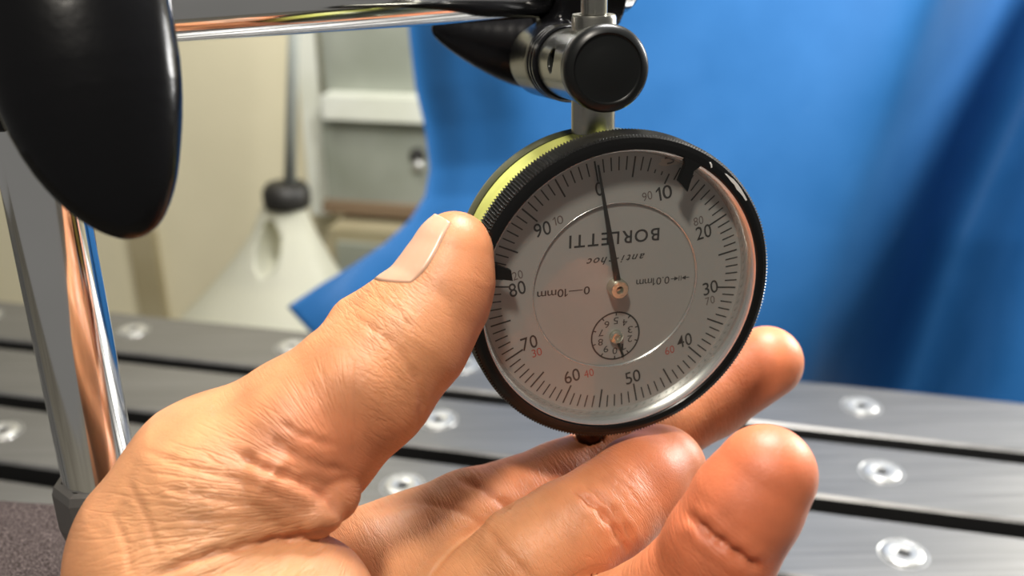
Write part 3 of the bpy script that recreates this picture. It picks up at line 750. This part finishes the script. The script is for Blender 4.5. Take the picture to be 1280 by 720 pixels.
def handf(p):
    th = chain(p, THUMB, 3.0)
    th = smin(th, cone(p, PC(445, 400, 169), PC(480, 378, 169), 4.0, 3.2), 4)           # knuckle at the nail side
    for lobe in ([(352, 566, 161, 10), (409, 614, 159.5, 5.4)], [(350, 602, 157, 8), (396, 638, 156, 4.3)], [(300, 622, 162, 11), (371, 642, 157, 4.6)]):
        th = smin(th, chain(p, lobe, 1), .45)
    ball = chain(p, BALL, 3)
    ball = smin(ball, cone(p, PC(245, 735, 166), PC(310, 900, 168), 19.5, 23), 4)
    th = smin(th, ball, 1.0 + 3.5 * np.clip((345 - (640 + p[:, 0] / np.maximum(p[:, 2], 60) * FPX)) / 110, 0, 1))
    idx = chain(p, INDEX, 2.2)
    palm = cone(p, PC(330, 800, 182), PC(560, 745, 192), 15, 11)
    palm = smin(palm, cone(p, PC(420, 900, 180), PC(640, 800, 186), 20, 13), 6)
    palm = smin(palm, cone(p, PC(300, 900, 172), PC(255, 1200, 150), 24, 27), 10)         # wrist and forearm
    mid = smin(chain(p, MIDDLE, 2.0), chain(p, MIDTIP, 1), 1.5)
    rng_ = chain(p, RING, 2.2); pk = chain(p, PINKY, 2.2)
    f_ = smin(smin(idx, palm, 4.5), mid, .8)
    f_ = smin(smin(f_, rng_, .8), pk, .8)
    d = smin(f_, th, 1.4)
    return np.maximum(d, -(gauge_solid(p) - .06))
allp = np.array([PC(x, y, d) for ch in (THUMB, INDEX, MIDDLE, MIDTIP, RING, PINKY, BALL) for x, y, d, r in ch])
lo = np.minimum(allp.min(0) - 16, PC(255, 1000, 150) - [30, 0, 30]); hi = np.maximum(allp.max(0) + 16, PC(330, 800, 182) + [0, 0, 34]); lo[1] = min(lo[1], PC(255, 1120, 150)[1]); lo[0] -= 6; lo[2] = min(lo[2], 118); hi[2] = max(hi[2], 240)
V, F, N_ = polyfields(handf, lo, hi, .5, 4)
# creases: real grooves pressed into the skin along these lines
def near_line(px, pts):
    best = np.full(len(px), 1e9); arc = np.zeros(len(px)); s0 = 0.0
    pts = np.array(pts, float)
    for a, b in zip(pts[:-1], pts[1:]):
        ab = b - a; L = np.linalg.norm(ab); t = np.clip(((px - a) @ ab) / (ab @ ab), 0, 1); q = np.linalg.norm(px - a - t[:, None] * ab, axis=1)
        arc = np.where(q < best, s0 + t * L, arc); best = np.minimum(best, q); s0 += L
    return best, np.clip(np.minimum(arc, s0 - arc) / (.16 * s0), 0.05, 1)
px = np.c_[640 + V[:, 0] / V[:, 2] * FPX, 360 - V[:, 1] / V[:, 2] * FPX]
vis = (N_[:, 2] < .12)
CREASE = [  # depth mm, width px, line, depth window
    (1.0, 6, [(285, 560), (330, 585), (372, 600), (410, 622), (432, 655)], (0, 178)),
    (.5, 4, [(330, 540), (365, 565), (400, 582), (440, 590)], (0, 178)),
    (.4, 4, [(345, 525), (380, 545), (430, 560)], (0, 178)),
    (1.2, 6, [(185, 722), (260, 694), (340, 676), (400, 666), (436, 664)], (0, 178)),
    (.35, 4, [(170, 560), (240, 585), (320, 606), (380, 640)], (0, 178)),
    (.35, 4, [(190, 605), (260, 622), (330, 634)], (0, 178)),
    (.3, 4, [(215, 648), (280, 652), (350, 655)], (0, 178)),
    (.3, 4, [(160, 600), (185, 650), (200, 700)], (0, 178)),
    (.3, 4, [(140, 640), (158, 680), (165, 720)], (0, 178)),
    (.35, 4, [(498, 440), (520, 470), (528, 505), (520, 540)], (0, 178)),
    (.3, 4, [(440, 395), (480, 420), (505, 445)], (0, 178)),
    (.28, 3, [(470, 372), (500, 392), (520, 420)], (0, 178)),
    (1.5, 5, [(714, 610), (748, 636), (770, 662), (786, 692)], (168, 202)),
    (.8, 4, [(727, 604), (762, 632), (784, 662), (795, 684)], (168, 202)),
    (.5, 5, [(606, 660), (632, 690), (668, 726)], (165, 195)),
    (.8, 6, [(566, 596), (604, 612), (634, 634), (628, 654), (608, 668)], (180, 205)),
    (.5, 5, [(455, 640), (520, 626), (580, 640), (612, 664)], (165, 200)),
    (1.7, 6, [(858, 640), (888, 668), (924, 694), (956, 714)], (0, 158)),
    (.25, 3, [(752, 584), (786, 612), (800, 634)], (168, 202)),
    (.25, 3, [(765, 578), (795, 604)], (168, 202)),
]
disp = np.zeros(len(V)); crease_tint = np.zeros(len(V))
for dp, wd, line, (d0, d1) in CREASE:
    q, tp = near_line(px, line); dp = dp * tp; mk_ = vis & (V[:, 2] > d0) & (V[:, 2] < d1)
    q = q + 1.2 * np.sin(px[:, 0] * .21 + px[:, 1] * .13 + wd * 9); wd = wd * .8; dp = dp * .5
    disp -= np.where(mk_, dp * np.exp(-(q / wd) ** 2), 0); disp += np.where(mk_, dp * .45 * np.exp(-((q - 3.0 * wd) / (2.2 * wd)) ** 2), 0)
    crease_tint += np.where(mk_, dp * np.exp(-(q / (wd * 1.6)) ** 2), 0)
V2 = V + N_ * disp[:, None]
ho = mk('skin', c2w(V2), F[:, ::-1], M_skin, hand)
# skin tint: paler yellow patches on palm and thumb, red pads and creases
base = np.tile(np.array([.54, .212, .093]), (len(V), 1))
def blotch(x, y, d, rad, col, amt):
    g_ = np.exp(-((V - PC(x, y, d)) ** 2).sum(1) / rad ** 2)[:, None] * amt; base[:] = base * (1 - g_) + np.array(col) * g_
red = (.53, .125, .055); pale = (.66, .34, .165)
for a in ((395, 580, 155, 9, red, .85), (340, 595, 150, 8, red, .7), (430, 540, 154, 9, red, .25), (600, 390, 163, 10, red, .35), (430, 650, 160, 7, red, .4),
          (958, 585, 146, 17, red, .75), (955, 455, 212, 15, red, .65), (830, 585, 190, 14, red, .5), (880, 690, 152, 16, red, .65), (620, 610, 196, 14, red, .35), (740, 590, 196, 14, red, .3),
          (200, 640, 150, 22, pale, .6), (330, 730, 148, 18, pale, .5), (560, 700, 180, 18, pale, .7), (520, 370, 158, 12, pale, .35), (440, 420, 156, 12, pale, .25), (690, 670, 175, 10, pale, .2)):
    blotch(*a)
g_ = np.clip(crease_tint * .55, 0, .6)[:, None]; base = base * (1 - g_) + np.array([.46, .14, .07]) * g_
def axis_coord(pts):
    """distance along a finger's overall axis, across it, how near its skin is, and 0..1 along"""
    best = np.full(len(V), 1e9)
    for (x0, y0, d0, r0), (x1, y1, d1, r1) in zip(pts[:-1], pts[1:]):
        a, b = PC(x0, y0, d0), PC(x1, y1, d1); ab = b - a; L = np.linalg.norm(ab); t = np.clip((V - a) @ ab / L ** 2, 0, 1)
        best = np.minimum(best, np.abs(np.linalg.norm(V - a - t[:, None] * ab, axis=1) - (r0 + t * (r1 - r0))))
    a, b = PC(*pts[0][:3]), PC(*pts[-1][:3]); L = np.linalg.norm(b - a); u = (b - a) / L
    ac = (V - a) @ u; return ac, (V - a) @ np.cross(u, [0, 0, 1.0]), best, ac / L
W_, A_, B_ = [], [], []
rad = np.hypot(px[:, 0] - 462, px[:, 1] - 632); an_ = np.arctan2(px[:, 1] - 632, px[:, 0] - 462)
fa = np.clip((rad - 20) / 60, 0, 1) * np.clip((400 - rad) / 160, 0, 1) * np.clip(((px[:, 0] - 150) * .62 + px[:, 1] - 585) / 45, 0, 1) * (V[:, 2] < 180) * np.clip((470 - px[:, 0]) / 50, 0, 1)
W_.append(fa); A_.append((an_ % (2 * np.pi)) * 17); B_.append(rad * .05)
ac, al, q, tt_ = axis_coord(THUMB[:6]); W_.append(.7 * np.clip((px[:, 1] - 300) / 60, .0, 1) * (q < 3) * np.clip(1.15 - .012 * np.abs(px[:, 0] - 470), .25, 1)); A_.append(ac); B_.append(al)
for ch, wt in ((MIDDLE, .45), (RING, .5), (INDEX, .4)):
    ac, al, q, tt_ = axis_coord(ch); W_.append(wt * (q < 2.2) * np.clip((.96 - tt_) / .12, 0, 1)); A_.append(ac + 7 * wt); B_.append(al)
W_ = np.array(W_); A_ = np.array(A_); B_ = np.array(B_); top = W_.argmax(0); sr = np.sort(W_, 0); n_ = np.arange(len(V))
la = ho.data.attributes.new('lines', 'FLOAT_VECTOR', 'POINT')
la.data.foreach_set('vector', np.c_[A_[top, n_], B_[top, n_], np.clip((sr[-1] - sr[-2] * .9) * 1.2, 0, 1)].astype(np.float32).ravel())
ca = ho.data.color_attributes.new('tint', 'FLOAT_COLOR', 'POINT')
ca.data.foreach_set('color', np.c_[base, np.ones(len(V))].astype(np.float32).ravel())
# thumbnail: plate laid on the thumb's outer flank
ta, tb = PC(569, 306, 167), PC(548, 368, 167)
tdir = (ta - tb) / np.linalg.norm(ta - tb); dn = np.array([-1.0, .42, -.16]); dn -= tdir * (dn @ tdir); dn /= np.linalg.norm(dn); sdv = np.cross(tdir, dn)
Lt = np.linalg.norm(ta - tb)
nv = []; nu_, nv_ = 21, 25
for i in range(nu_):
    s = i / (nu_ - 1)
    for j in range(nv_):
        q = j / (nv_ - 1) * 2 - 1
        half = R(66) * (.72 + .28 * math.sin(math.pi * min(.5, .12 + s * .6)))
        L = .6 + Lt * 1.02 * s + (1 - q * q) * (-1.6 * (1 - s) + .6 * s)
        o = tb + tdir * min(L, Lt); dr = dn * math.cos(q * half) + sdv * math.sin(q * half)
        dr = dr + tdir * (max(0, s - .35) ** 1.3 * 1.35 * (1 - .25 * q * q)); dr /= np.linalg.norm(dr)
        p = o + dr * 14
        for _ in range(40):
            dd = handf(p[None])[0]; p = p - dr * dd * .9
            if abs(dd) < 1e-3: break
        lift = .24 * (1 - abs(q) ** 8) * min(1, s * 8) - .13 + .1 * max(0, s - .9) * 10 * (1 - q * q)
        nv.append(p + dr * lift)
nv = np.array(nv); nf = [(i * nv_ + j, i * nv_ + j + 1, (i + 1) * nv_ + j + 1, (i + 1) * nv_ + j) for i in range(nu_ - 1) for j in range(nv_ - 1)]
no = mk('thumbnail', c2w(nv), nf, M_nail, hand); no['label'] = 'pale pink thumbnail'
sdm = no.modifiers.new('t', 'SOLIDIFY'); sdm.thickness = .0004; sdm.offset = 0
